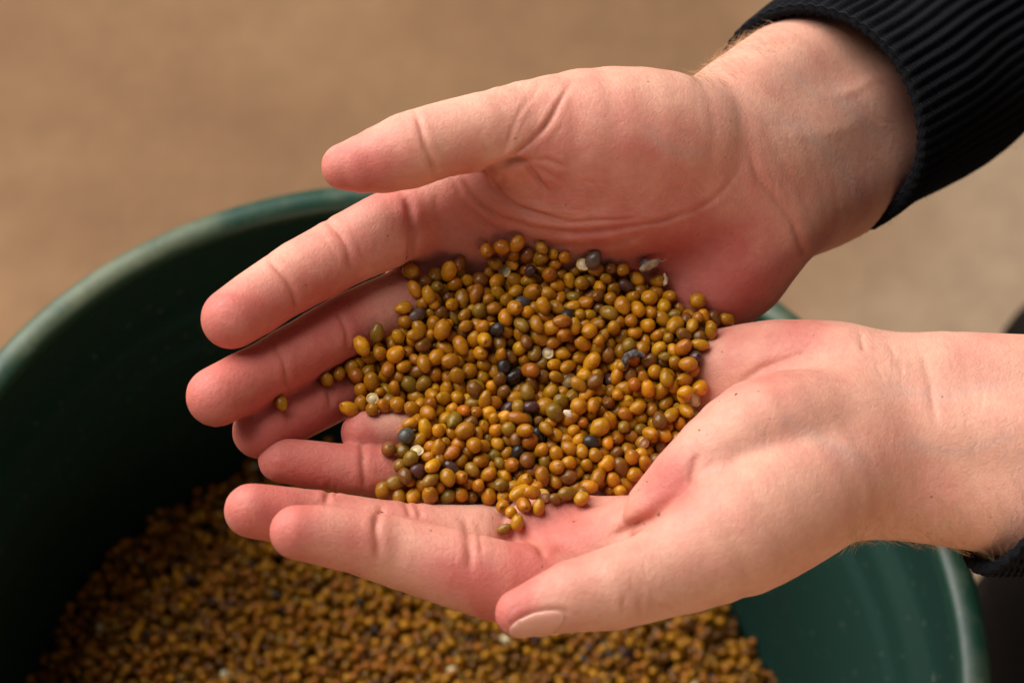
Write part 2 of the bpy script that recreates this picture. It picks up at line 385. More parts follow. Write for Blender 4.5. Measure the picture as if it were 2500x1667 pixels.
# ------------------------------------------------------------------ skin
def skin_material():
    m, nt, b = mat_new('skin')
    red = nd(nt, 'ShaderNodeAttribute', attribute_name='red'); line = nd(nt, 'ShaderNodeAttribute', attribute_name='line')
    co = nd(nt, 'ShaderNodeNewGeometry')
    n1 = nd(nt, 'ShaderNodeTexNoise', i_Scale=70.0, i_Detail=4.0, i_Roughness=0.6)
    n2 = nd(nt, 'ShaderNodeTexNoise', i_Scale=420.0, i_Detail=3.0)
    lk(nt, co.outputs['Position'], n1.inputs['Vector']); lk(nt, co.outputs['Position'], n2.inputs['Vector'])
    a = nd(nt, 'ShaderNodeMath', operation='MULTIPLY_ADD'); a.inputs[1].default_value = 1.1; a.inputs[2].default_value = -0.52
    lk(nt, n1.outputs['Fac'], a.inputs[0])
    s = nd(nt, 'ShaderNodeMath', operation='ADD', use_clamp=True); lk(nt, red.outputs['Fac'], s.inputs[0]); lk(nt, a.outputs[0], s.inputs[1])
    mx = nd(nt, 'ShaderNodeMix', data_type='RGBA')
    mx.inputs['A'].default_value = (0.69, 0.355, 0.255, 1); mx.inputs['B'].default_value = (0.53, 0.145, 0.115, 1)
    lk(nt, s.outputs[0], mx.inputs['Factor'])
    r2 = nd(nt, 'ShaderNodeMapRange'); r2.inputs['From Min'].default_value = .3; r2.inputs['From Max'].default_value = .7; r2.inputs['To Min'].default_value = .955; r2.inputs['To Max'].default_value = 1.03
    lk(nt, n2.outputs['Fac'], r2.inputs['Value'])
    mv = nd(nt, 'ShaderNodeMix', data_type='RGBA', blend_type='MULTIPLY'); mv.inputs['Factor'].default_value = 1
    lk(nt, mx.outputs['Result'], mv.inputs['A']); lk(nt, r2.outputs['Result'], mv.inputs['B'])
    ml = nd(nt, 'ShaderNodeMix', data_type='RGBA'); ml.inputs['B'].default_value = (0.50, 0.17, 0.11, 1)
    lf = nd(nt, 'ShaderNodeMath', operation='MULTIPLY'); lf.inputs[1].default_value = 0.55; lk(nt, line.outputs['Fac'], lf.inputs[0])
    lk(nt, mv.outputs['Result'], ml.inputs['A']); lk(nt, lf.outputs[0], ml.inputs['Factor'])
    ve = nd(nt, 'ShaderNodeAttribute', attribute_name='vein'); vf = nd(nt, 'ShaderNodeMath', operation='MULTIPLY'); vf.inputs[1].default_value = .22; lk(nt, ve.outputs['Fac'], vf.inputs[0])
    mvn = nd(nt, 'ShaderNodeMix', data_type='RGBA'); mvn.inputs['B'].default_value = (.42, .33, .30, 1); lk(nt, vf.outputs[0], mvn.inputs['Factor']); lk(nt, ml.outputs['Result'], mvn.inputs['A']); ml = mvn
    # specks of soil left on the skin
    vz = nd(nt, 'ShaderNodeTexVoronoi', i_Scale=130.0); lk(nt, co.outputs['Position'], vz.inputs['Vector'])
    vn = nd(nt, 'ShaderNodeTexNoise', i_Scale=28.0); lk(nt, co.outputs['Position'], vn.inputs['Vector'])
    t1 = nd(nt, 'ShaderNodeMapRange'); t1.inputs['From Min'].default_value = .075; t1.inputs['From Max'].default_value = .035; lk(nt, vz.outputs['Distance'], t1.inputs['Value'])
    t2 = nd(nt, 'ShaderNodeMapRange'); t2.inputs['From Min'].default_value = .47; t2.inputs['From Max'].default_value = .60; lk(nt, vn.outputs['Fac'], t2.inputs['Value'])
    t3 = nd(nt, 'ShaderNodeMath', operation='MULTIPLY'); lk(nt, t1.outputs['Result'], t3.inputs[0]); lk(nt, t2.outputs['Result'], t3.inputs[1])
    t4 = nd(nt, 'ShaderNodeMath', operation='MULTIPLY'); t4.inputs[1].default_value = .55; lk(nt, t3.outputs[0], t4.inputs[0])
    sk = nd(nt, 'ShaderNodeMix', data_type='RGBA'); sk.inputs['B'].default_value = (.10, .045, .03, 1); lk(nt, t4.outputs[0], sk.inputs['Factor'])
    lk(nt, ml.outputs['Result'], sk.inputs['A']); lk(nt, sk.outputs['Result'], b.inputs['Base Color'])
    # pores and fine ridges
    v = nd(nt, 'ShaderNodeTexVoronoi', i_Scale=1100.0, distance='EUCLIDEAN'); lk(nt, co.outputs['Position'], v.inputs['Vector'])
    n3 = nd(nt, 'ShaderNodeTexNoise', i_Scale=600.0, i_Detail=5.0, i_Roughness=0.65); lk(nt, co.outputs['Position'], n3.inputs['Vector'])
    ad = nd(nt, 'ShaderNodeMath', operation='MULTIPLY_ADD'); ad.inputs[1].default_value = 0.35
    lk(nt, v.outputs['Distance'], ad.inputs[0]); lk(nt, n3.outputs['Fac'], ad.inputs[2])
    wv = nd(nt, 'ShaderNodeTexWave', wave_type='BANDS', bands_direction='DIAGONAL', i_Scale=300.0, i_Distortion=9.0, i_Detail=2.0); wv.inputs['Detail Scale'].default_value = .12
    lk(nt, co.outputs['Position'], wv.inputs['Vector'])
    ve_ = nd(nt, 'ShaderNodeTexVoronoi', feature='DISTANCE_TO_EDGE', i_Scale=430.0); wn = nd(nt, 'ShaderNodeMix', data_type='VECTOR'); wn.inputs['Factor'].default_value = .003
    lk(nt, co.outputs['Position'], wn.inputs['A']); lk(nt, n3.outputs['Color'], wn.inputs['B']); lk(nt, wn.outputs['Result'], ve_.inputs['Vector'])
    vg = nd(nt, 'ShaderNodeMapRange'); vg.inputs['From Max'].default_value = .12; vg.inputs['To Max'].default_value = .30; lk(nt, ve_.outputs['Distance'], vg.inputs['Value'])
    av = nd(nt, 'ShaderNodeMath', operation='ADD'); lk(nt, ad.outputs[0], av.inputs[0]); lk(nt, vg.outputs['Result'], av.inputs[1]); ad = av
    aw = nd(nt, 'ShaderNodeMath', operation='MULTIPLY_ADD'); aw.inputs[1].default_value = .06; lk(nt, wv.outputs['Fac'], aw.inputs[0]); lk(nt, ad.outputs[0], aw.inputs[2]); ad = aw
    bp = nd(nt, 'ShaderNodeBump'); bp.inputs['Strength'].default_value = 0.38; bp.inputs['Distance'].default_value = 0.0005
    lk(nt, ad.outputs[0], bp.inputs['Height']); lk(nt, bp.outputs['Normal'], b.inputs['Normal'])
    b.inputs['Roughness'].default_value = 0.54
    b.inputs['Specular IOR Level'].default_value = 0.38
    b.inputs['Subsurface Weight'].default_value = 0.35
    b.inputs['Subsurface Radius'].default_value = (1.0, 0.34, 0.2); b.inputs['Subsurface Scale'].default_value = 0.0035
    return m
SKIN = skin_material()

person = bpy.data.objects.new('person', None); col.objects.link(person)
person.location = WORLD(PX(1900, 1000, -40)).tolist()
tag(person, 'person in a dark ribbed sweater cupping both bare hands around a heap of seeds', 'person')
FIELDS = []
HANDS = {}
def finish_hand(nm, palm, fingers, creases, reds, veins, seed):
    bb = bounds_of(palm + [f[0] for f in fingers]); bb[0][0] = max(bb[0][0], -125); bb[1][0] = min(bb[1][0], 190); bb[1][1] = min(bb[1][1], 130)
    F, V, v, q = build_hand(nm, palm, fingers, bb)
    FIELDS.append((F, V))
    me, P, N = subdivide(v, q)
    off, line = crease(P, N, creases)
    off += 0.34 * fbm(P, 18, seed, 1) + 0.06 * fbm(P, 3.0, seed + 1, 2)
    P = P + N * off[:, None]
    x, y = TOPX(P)
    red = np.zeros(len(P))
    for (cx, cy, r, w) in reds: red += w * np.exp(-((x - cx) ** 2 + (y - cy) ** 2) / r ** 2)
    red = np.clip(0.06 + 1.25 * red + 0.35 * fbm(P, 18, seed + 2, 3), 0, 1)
    vein = np.zeros(len(P)); xw = x + 30 * fbm(P, 22, seed + 5, 2); yw = y + 30 * fbm(P, 22, seed + 6, 2)
    for pl in veins: d, u = polyline_dist(xw, yw, pl); vein = np.maximum(vein, np.exp(-(d / 17) ** 2) * np.clip(np.minimum(u, 1 - u) * 5, 0, 1))
    vein *= np.clip(N[:, 2] * 2, 0, 1)
    W = WORLD(P) - np.array(person.location)
    me.vertices.foreach_set('co', W.astype(np.float32).ravel()); me.update()
    me.polygons.foreach_set('use_smooth', np.ones(len(me.polygons), bool))
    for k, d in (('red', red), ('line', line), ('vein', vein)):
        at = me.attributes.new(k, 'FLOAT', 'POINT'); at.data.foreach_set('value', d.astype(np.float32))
    o = link(nm, me, SKIN, person)
    HANDS[nm + str(seed)] = (o, P, N)
    return o
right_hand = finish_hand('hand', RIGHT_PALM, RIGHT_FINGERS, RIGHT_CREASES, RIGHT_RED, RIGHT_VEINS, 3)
left_hand = finish_hand('hand', LEFT_PALM, LEFT_FINGERS, LEFT_CREASES, LEFT_RED, LEFT_VEINS, 7)
right_hand['label'] = 'upper hand with its thumb on the far side, palm turned up'
left_hand['label'] = 'lower hand with its thumb nearest the viewer, palm turned up'
# ------------------------------------------------------------------ ground
def ground_material():
    m, nt, b = mat_new('packed_floor')
    co = nd(nt, 'ShaderNodeNewGeometry')
    n1 = nd(nt, 'ShaderNodeTexNoise', i_Scale=5.0, i_Detail=5.0, i_Roughness=0.55)
    n2 = nd(nt, 'ShaderNodeTexNoise', i_Scale=38.0, i_Detail=4.0)
    lk(nt, co.outputs['Position'], n1.inputs['Vector']); lk(nt, co.outputs['Position'], n2.inputs['Vector'])
    r = nd(nt, 'ShaderNodeValToRGB'); e = r.color_ramp.elements
    e[0].position = .36; e[0].color = (0.188, 0.097, 0.043, 1); e[1].position = .64; e[1].color = (0.250, 0.136, 0.063, 1)
    lk(nt, n1.outputs['Fac'], r.inputs['Fac'])
    # paler trodden strip of floor on the far right
    sx = nd(nt, 'ShaderNodeSeparateXYZ'); lk(nt, co.outputs['Position'], sx.inputs[0])
    ad = nd(nt, 'ShaderNodeMath', operation='MULTIPLY_ADD'); ad.inputs[1].default_value = 0.25
    lk(nt, n1.outputs['Fac'], ad.inputs[0]); lk(nt, sx.outputs['X'], ad.inputs[2])
    mr = nd(nt, 'ShaderNodeMapRange', interpolation_type='SMOOTHSTEP'); mr.inputs['From Min'].default_value = 0.20; mr.inputs['From Max'].default_value = 0.42
    lk(nt, ad.outputs[0], mr.inputs['Value'])
    pale = nd(nt, 'ShaderNodeMix', data_type='RGBA'); pale.inputs['B'].default_value = (0.34, 0.232, 0.145, 1)
    lk(nt, mr.outputs['Result'], pale.inputs['Factor']); lk(nt, r.outputs['Color'], pale.inputs['A'])
    v = nd(nt, 'ShaderNodeMapRange'); v.inputs['From Min'].default_value = .3; v.inputs['From Max'].default_value = .7; v.inputs['To Min'].default_value = .93; v.inputs['To Max'].default_value = 1.06
    lk(nt, n2.outputs['Fac'], v.inputs['Value'])
    mu = nd(nt, 'ShaderNodeMix', data_type='RGBA', blend_type='MULTIPLY'); mu.inputs['Factor'].default_value = 1
    lk(nt, pale.outputs['Result'], mu.inputs['A']); lk(nt, v.outputs['Result'], mu.inputs['B'])
    lk(nt, mu.outputs['Result'], b.inputs['Base Color'])
    bp = nd(nt, 'ShaderNodeBump'); bp.inputs['Strength'].default_value = .4; bp.inputs['Distance'].default_value = .004
    lk(nt, n2.outputs['Fac'], bp.inputs['Height']); lk(nt, bp.outputs['Normal'], b.inputs['Normal'])
    b.inputs['Roughness'].default_value = .9
    return m
gv = []; gf = []; G = 48
rng = np.random.default_rng(2)
for j in range(G + 1):
    for i in range(G + 1):
        gv.append((-6 + 12 * i / G, -4 + 12 * j / G, rng.uniform(-.003, .0)))
for j in range(G):
    for i in range(G):
        a = j * (G + 1) + i; gf.append((a, a + 1, a + G + 2, a + G + 1))
ground = link('ground', mesh_np('ground', gv, gf), ground_material()); tag(ground, kind='structure')

# ------------------------------------------------------------------ the bucket
BC = np.array([-0.002, 0.453]); RIMZ = 0.30
def plastic(name, c, scuff, rough, dust=0.0):  # dust sets both the lip dust and its painted highlight
    m, nt, b = mat_new(name)
    co = nd(nt, 'ShaderNodeTexCoord')
    mp = nd(nt, 'ShaderNodeMapping'); mp.inputs['Scale'].default_value = (1, 1, 7)
    lk(nt, co.outputs['Object'], mp.inputs['Vector'])
    n1 = nd(nt, 'ShaderNodeTexNoise', i_Scale=9.0, i_Detail=6.0, i_Roughness=0.65); lk(nt, mp.outputs[0], n1.inputs['Vector'])
    n2 = nd(nt, 'ShaderNodeTexNoise', i_Scale=260.0, i_Detail=2.0); lk(nt, co.outputs['Object'], n2.inputs['Vector'])
    r = nd(nt, 'ShaderNodeMapRange', interpolation_type='SMOOTHSTEP'); r.inputs['From Min'].default_value = .50; r.inputs['From Max'].default_value = .72; lk(nt, n1.outputs['Fac'], r.inputs['Value'])
    s = nd(nt, 'ShaderNodeMapRange'); s.inputs['From Min'].default_value = .66; s.inputs['From Max'].default_value = .74; lk(nt, n2.outputs['Fac'], s.inputs['Value'])
    m1 = nd(nt, 'ShaderNodeMix', data_type='RGBA'); m1.inputs['A'].default_value = c; m1.inputs['B'].default_value = scuff
    k = nd(nt, 'ShaderNodeMath', operation='MULTIPLY'); k.inputs[1].default_value = .5; lk(nt, r.outputs['Result'], k.inputs[0]); lk(nt, k.outputs[0], m1.inputs['Factor'])
    m2 = nd(nt, 'ShaderNodeMix', data_type='RGBA'); m2.inputs['B'].default_value = (0.30, 0.30, 0.22, 1)
    k2 = nd(nt, 'ShaderNodeMath', operation='MULTIPLY'); k2.inputs[1].default_value = .16; lk(nt, s.outputs['Result'], k2.inputs[0]); lk(nt, k2.outputs[0], m2.inputs['Factor'])
    lk(nt, m1.outputs['Result'], m2.inputs['A'])
    # pale dust and rubbing on the upward-facing lip, also painting in its highlight
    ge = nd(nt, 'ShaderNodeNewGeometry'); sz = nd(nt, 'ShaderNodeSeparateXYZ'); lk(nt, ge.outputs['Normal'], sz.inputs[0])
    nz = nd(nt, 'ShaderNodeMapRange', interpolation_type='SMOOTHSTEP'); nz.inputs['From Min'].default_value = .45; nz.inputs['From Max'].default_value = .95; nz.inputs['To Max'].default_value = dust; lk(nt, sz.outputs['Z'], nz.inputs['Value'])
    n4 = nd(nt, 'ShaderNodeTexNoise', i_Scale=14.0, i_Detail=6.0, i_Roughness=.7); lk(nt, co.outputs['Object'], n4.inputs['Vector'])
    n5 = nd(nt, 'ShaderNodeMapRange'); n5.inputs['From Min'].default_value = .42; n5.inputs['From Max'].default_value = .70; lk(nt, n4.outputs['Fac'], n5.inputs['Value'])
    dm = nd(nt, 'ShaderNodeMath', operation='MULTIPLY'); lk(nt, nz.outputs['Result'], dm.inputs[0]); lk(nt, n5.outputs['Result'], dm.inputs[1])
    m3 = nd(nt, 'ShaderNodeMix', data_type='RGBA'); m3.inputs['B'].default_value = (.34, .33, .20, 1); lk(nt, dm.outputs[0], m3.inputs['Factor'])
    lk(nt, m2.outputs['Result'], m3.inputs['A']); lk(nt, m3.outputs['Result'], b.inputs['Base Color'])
    rr = nd(nt, 'ShaderNodeMapRange'); rr.inputs['To Min'].default_value = rough; rr.inputs['To Max'].default_value = rough + .22; lk(nt, n1.outputs['Fac'], rr.inputs['Value']); lk(nt, rr.outputs['Result'], b.inputs['Roughness'])
    bp = nd(nt, 'ShaderNodeBump'); bp.inputs['Strength'].default_value = .15; bp.inputs['Distance'].default_value = .0015
    lk(nt, n1.outputs['Fac'], bp.inputs['Height']); lk(nt, bp.outputs['Normal'], b.inputs['Normal'])
    b.inputs['Specular IOR Level'].default_value = .22 if rough > .4 else .5
    return m
GREEN = plastic('green_plastic', (0.005, 0.031, 0.022, 1), (0.012, 0.026, 0.020, 1), .70)
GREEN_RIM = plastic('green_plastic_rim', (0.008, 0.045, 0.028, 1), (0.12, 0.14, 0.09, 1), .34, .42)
def lathe(name, prof, mat, parent, n=160, closed=True, wob=0.0):
    prof = np.array(prof, float); k = len(prof); v = []
    for i in range(n):
        a = 2 * math.pi * i / n
        w = 1 + wob * (math.sin(2 * a + .6) + .5 * math.sin(5 * a + 2))
        for (r, z) in prof: v.append((r * w * math.cos(a), r * w * math.sin(a), z))
    f = []
    for i in range(n):
        j = (i + 1) % n
        for q in range(k if closed else k - 1):
            p = (q + 1) % k; f.append((i * k + q, j * k + q, j * k + p, i * k + p))
    return link(name, mesh_np(name, v, f), mat, parent)
bucket = bpy.data.objects.new('bucket', None); col.objects.link(bucket); bucket.location = (BC[0], BC[1], 0)
tag(bucket, 'dark green plastic bucket half full of seeds below the hands', 'bucket')
# inner wall runs from the rim down past a shallow step; outer wall and bottom close the shell
inner = [(.1905, .2935), (.1903, .288), (.1898, .276), (.1892, .2670), (.1880, .2645), (.1835, .2625), (.1818, .2605), (.1810, .2570), (.1800, .250), (.1794, .2470), (.1776, .2450), (.1765, .241), (.1745, .215), (.1735, .178), (.1712, .15), (.169, .13), (.148, .08), (.133, .025), (.125, .012), (.0, .010)]
outer = [(.0, .001), (.128, .001), (.137, .006), (.1395, .02), (.145, .08), (.1745, .14), (.1785, .178), (.1835, .215), (.188, .240), (.1895, .262), (.1925, .276), (.1940, .2925)]
lathe('shell', inner + outer, GREEN, bucket, wob=.003)
rim = []
for t in np.linspace(0, 2 * math.pi, 18, endpoint=False):
    rim.append((.1958 + .0062 * math.cos(t), .2950 + .0052 * math.sin(t)))
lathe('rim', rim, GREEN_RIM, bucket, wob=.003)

# ------------------------------------------------------------------ sleeves and trouser legs
def knit_material(name, c):
    m, nt, b = mat_new(name)
    uv = nd(nt, 'ShaderNodeAttribute', attribute_name='knit')
    w = nd(nt, 'ShaderNodeTexWave', wave_type='BANDS', bands_direction='Y', i_Scale=.17, i_Distortion=1.5, i_Detail=2.0)
    lk(nt, uv.outputs['Vector'], w.inputs['Vector'])
    g = nd(nt, 'ShaderNodeNewGeometry')
    n = nd(nt, 'ShaderNodeTexNoise', i_Scale=900.0, i_Detail=4.0, i_Roughness=.7); lk(nt, g.outputs['Position'], n.inputs['Vector'])
    mx = nd(nt, 'ShaderNodeMix', data_type='RGBA'); mx.inputs['A'].default_value = (c[0] * .6, c[1] * .6, c[2] * .6, 1); mx.inputs['B'].default_value = (c[0] * 1.7, c[1] * 1.7, c[2] * 1.7, 1)
    lk(nt, n.outputs['Fac'], mx.inputs['Factor']); lk(nt, mx.outputs['Result'], b.inputs['Base Color'])
    ad = nd(nt, 'ShaderNodeMath', operation='MULTIPLY_ADD'); ad.inputs[1].default_value = .6; lk(nt, n.outputs['Fac'], ad.inputs[0]); lk(nt, w.outputs['Fac'], ad.inputs[2])
    bp = nd(nt, 'ShaderNodeBump'); bp.inputs['Strength'].default_value = 1.0; bp.inputs['Distance'].default_value = .0014
    lk(nt, ad.outputs[0], bp.inputs['Height']); lk(nt, bp.outputs['Normal'], b.inputs['Normal'])
    b.inputs['Roughness'].default_value = .95; b.inputs['Specular IOR Level'].default_value = .15
    b.inputs['Sheen Weight'].default_value = .035; b.inputs['Sheen Roughness'].default_value = .5; b.inputs['Sheen Tint'].default_value = (.5, .55, .75, 1)
    return m
KNIT = knit_material('dark_knit', (0.0038, 0.0039, 0.0052))
def sleeve(c0, c1, e1dir, a, b, shear1, shear2, ribs, length, label, seed, grow=0.06):
    """ribbed cuff: starts at c0, runs towards c1 (local mm); e1dir = wide direction; shear = how the hem slants (mm)"""
    ax = c1 - c0; ax /= np.linalg.norm(ax)
    e1 = np.array(e1dir, float); e1 -= ax * (e1 @ ax); e1 /= np.linalg.norm(e1); e2 = np.cross(ax, e1)
    if e2[2] < 0: e2 = -e2
    rng = np.random.default_rng(seed)
    nt_, ns = ribs * 10, int(length / 1.6)
    th = np.linspace(0, 2 * math.pi, nt_, endpoint=False)
    drift = np.cumsum(rng.normal(0, .02, ns + 60)); V = []; K = []
    prof = [(7, -4.2), (3, -3.6), (.6, -2.2), (-.2, -.8), (.3, .3)]     # hem rolls inward
    rows = [(s, o) for s, o in prof] + [(1.6 * i + 1.5, .8) for i in range(ns)] + [(1.6 * ns + 5 * i, .8) for i in range(1, 45)]
    ph = rng.uniform(-.8, .8, ribs)
    for q, (s, o) in enumerate(rows):
        wob = 0.9 * np.sin(2 * th + s * .05 + seed) + 0.7 * np.sin(3 * th - s * .07) * min(1, max(s, 0) / 20)
        phase = ribs * th + .35 * np.sin(s * .11 + 3 * th) + drift[q] * 1.5
        rb = np.power(np.abs(np.cos(phase / 2)), 1.3) * 1.5 - .7
        rb = rb * min(1.0, .40 + max(s, 0) / 12) * (1 + .25 * np.interp(th, np.linspace(0, 2 * math.pi, ribs), ph))
        rr = 1 + grow * max(s, 0) / 60
        ra = a * rr + o + rb + wob; rbb = b * rr + o + rb + wob
        c, sn = np.cos(th), np.sin(th)
        along = s + (shear1 * c + shear2 * sn) * (1 - min(1, max(s, 0) / length) * .5) + .12 * np.sin(phase)
        V.append(c0 + ax * along[:, None] + e1 * (ra * c)[:, None] + e2 * (rbb * sn)[:, None])
        K.append(np.stack([ribs * th, np.full(nt_, s), 0 * th], 1))
    V = np.concatenate(V); K = np.concatenate(K); F = []
    for q in range(len(rows) - 1):
        i = np.arange(nt_); j = (i + 1) % nt_
        F.append(np.stack([q * nt_ + i, q * nt_ + j, (q + 1) * nt_ + j, (q + 1) * nt_ + i], 1))
    F = np.concatenate(F)
    if np.dot(np.cross(e1, e2), ax) < 0: F = F[:, ::-1]
    me = mesh_np('sleeve', WORLD(V) - np.array(person.location), F)
    at = me.attributes.new('knit', 'FLOAT_VECTOR', 'POINT'); at.data.foreach_set('vector', K.astype(np.float32).ravel())
    o = link('sleeve', me, KNIT, person); o['label'] = label
    # loose fibres standing off the yarn
    nr = np.cross(V[F[:, 2]] - V[F[:, 0]], V[F[:, 3]] - V[F[:, 1]]); nr /= np.maximum(np.linalg.norm(nr, axis=1), 1e-9)[:, None]
    ok = np.nonzero(nr[:, 2] > -.5)[0]; HV = []; HF = []
    for f in rng.choice(ok, 2600):
        p = V[F[f]].mean(0); d = nr[f] * .8 + rng.normal(0, .7, 3); d /= np.linalg.norm(d); L = rng.uniform(.8, 2.6); bend = rng.normal(0, .5, 3) * L * .5; k = len(HV)
        s_ = np.cross(d, nr[f] + .1); s_ /= np.linalg.norm(s_) + 1e-9
        for t, w in ((0, .05), (.5, .045), (1, .02)):
            c = p + d * L * t + bend * t * t; HV += [c + s_ * w, c - s_ * w]
        HF += [(k, k + 1, k + 3, k + 2), (k + 2, k + 3, k + 5, k + 4)]
    fz = link('fuzz', mesh_np('fuzz', WORLD(np.array(HV)) - np.array(person.location), HF), KNIT, o); tag(fz, kind='stuff')
    return o
sleeve(PX(1990, 300, -58), PX(2342, 62, -144), (.64, -.77, 0), 40.5, 33, 0, 9, 62, 150, 'ribbed black cuff round the upper wrist', 4)
sleeve(PX(2502, 1090, 18), PX(2900, 1105, 10), (0, -1, 0), 38, 30, -13, 4, 42, 80, 'ribbed black cuff at the lower wrist, mostly out of view', 9)

def cloth_material(name, c):
    m, nt, b = mat_new(name)
    g = nd(nt, 'ShaderNodeNewGeometry'); n = nd(nt, 'ShaderNodeTexNoise', i_Scale=220.0, i_Detail=4.0); lk(nt, g.outputs['Position'], n.inputs['Vector'])
    mx = nd(nt, 'ShaderNodeMix', data_type='RGBA'); mx.inputs['A'].default_value = tuple(v * .7 for v in c) + (1,); mx.inputs['B'].default_value = tuple(v * 1.4 for v in c) + (1,)
    lk(nt, n.outputs['Fac'], mx.inputs['Factor']); lk(nt, mx.outputs['Result'], b.inputs['Base Color']); b.inputs['Roughness'].default_value = .95; b.inputs['Specular IOR Level'].default_value = .08
    return m
TROUSER = cloth_material('dark_trouser_cloth', (0.008, 0.006, 0.005))
def ground_at(x, y):
    p = PX(x, y, 0) * .001; d = FW * D0 + p[0] * IR + p[1] * IU
    t = -CAM[2] / d[2]; return CAM + d * t
def trouser_leg(base, r0, r1, lean, seed):
    rng = np.random.default_rng(seed); n = 36; V = []; F = []; rows = 22
    for q in range(rows):
        z = .012 + q / (rows - 1) * .85; r = r0 + (r1 - r0) * (q / (rows - 1)) + .006 * math.sin(q * 2.1 + seed) * math.exp(-q / 7)
        for i in range(n):
            a = 2 * math.pi * i / n; w = 1 + .05 * math.sin(3 * a + q * .5 + seed) + .03 * math.sin(7 * a - q)
            V.append((base[0] + lean[0] * z + r * w * math.cos(a), base[1] + lean[1] * z + 1.1 * r * w * math.sin(a), z))
    for q in range(rows - 1):
        for i in range(n):
            j = (i + 1) % n; F.append((q * n + i, q * n + j, (q + 1) * n + j, (q + 1) * n + i))
    F.append(tuple(range(n))[::-1]); F.append(tuple((rows - 1) * n + i for i in range(n)))
    V = np.array(V) - np.array(person.location)
    return link('trouser_leg', mesh_np('trouser_leg', V, F), TROUSER, person)
trouser_leg(ground_at(2750, 1010), .075, .10, (.10, -.02), 1)
trouser_leg(ground_at(2610, 1760), .075, .10, (.05, .02), 2)
# ------------------------------------------------------------------ seeds
def seed_variant(i, nlon, nlat, split=False):
    rng = np.random.default_rng(100 + i)
    ax = np.array([1.0, rng.uniform(.92, 1.0), rng.uniform(1.04, 1.50)])
    ax /= (ax.prod()) ** (1 / 3)
    flat = rng.normal(size=(4, 3)); flat /= np.linalg.norm(flat, axis=1)[:, None]; lim = rng.uniform(.80, .96, 4)
    egg = rng.uniform(-.05, .16); point = rng.uniform(0, .10); dim = rng.uniform(.05, .16)
    if split: dim, point, egg = 0, 0, .05
    V = []; T = []; S = []
    for a in range(nlat + 1):
        # rows crowd towards the tip so that the navel is crisp
        u = a / nlat; t = math.pi * (u ** 1.25)
        for b in range(nlon if 0 < a < nlat else 1):
            p = 2 * math.pi * (b + .5 * (a % 2)) / nlon
            d = np.array([math.sin(t) * math.cos(p), math.sin(t) * math.sin(p), math.cos(t)])
            for f, l in zip(flat, lim):
                e = d @ f
                if e > l: d = d - f * (e - l) * .85
            ins = 0.0
            if split and d[2] > .45 + .12 * math.sin(3 * p): ins = 1.0; d = d * np.array([1, 1, .45 + .25 * (d[2] - .45)]) if d[2] > .5 else d
            q = d * ax; q[:2] *= 1 - egg * d[2]
            q[2] += point * max(0, d[2]) ** 6
            q[2] -= dim * math.exp(-(t / .22) ** 2)
            V.append(q); T.append(-ins if split else math.exp(-((t - .05) / .24) ** 2))
    F = []; row = lambda a: 0 if a == 0 else 1 + (a - 1) * nlon
    for a in range(nlat):
        for b in range(nlon):
            c = (b + 1) % nlon
            if a == 0: F.append((0, 1 + b, 1 + c))
            elif a == nlat - 1: F.append((row(a) + b, 1 + (nlat - 1) * nlon, row(a) + c))
            else:
                if a % 2: F.append((row(a) + b, row(a + 1) + b, row(a + 1) + c, row(a) + c))
                else: F.append((row(a) + b, row(a + 1) + b, row(a + 1) + c, row(a) + c))
    return np.array(V), F, np.array(T)
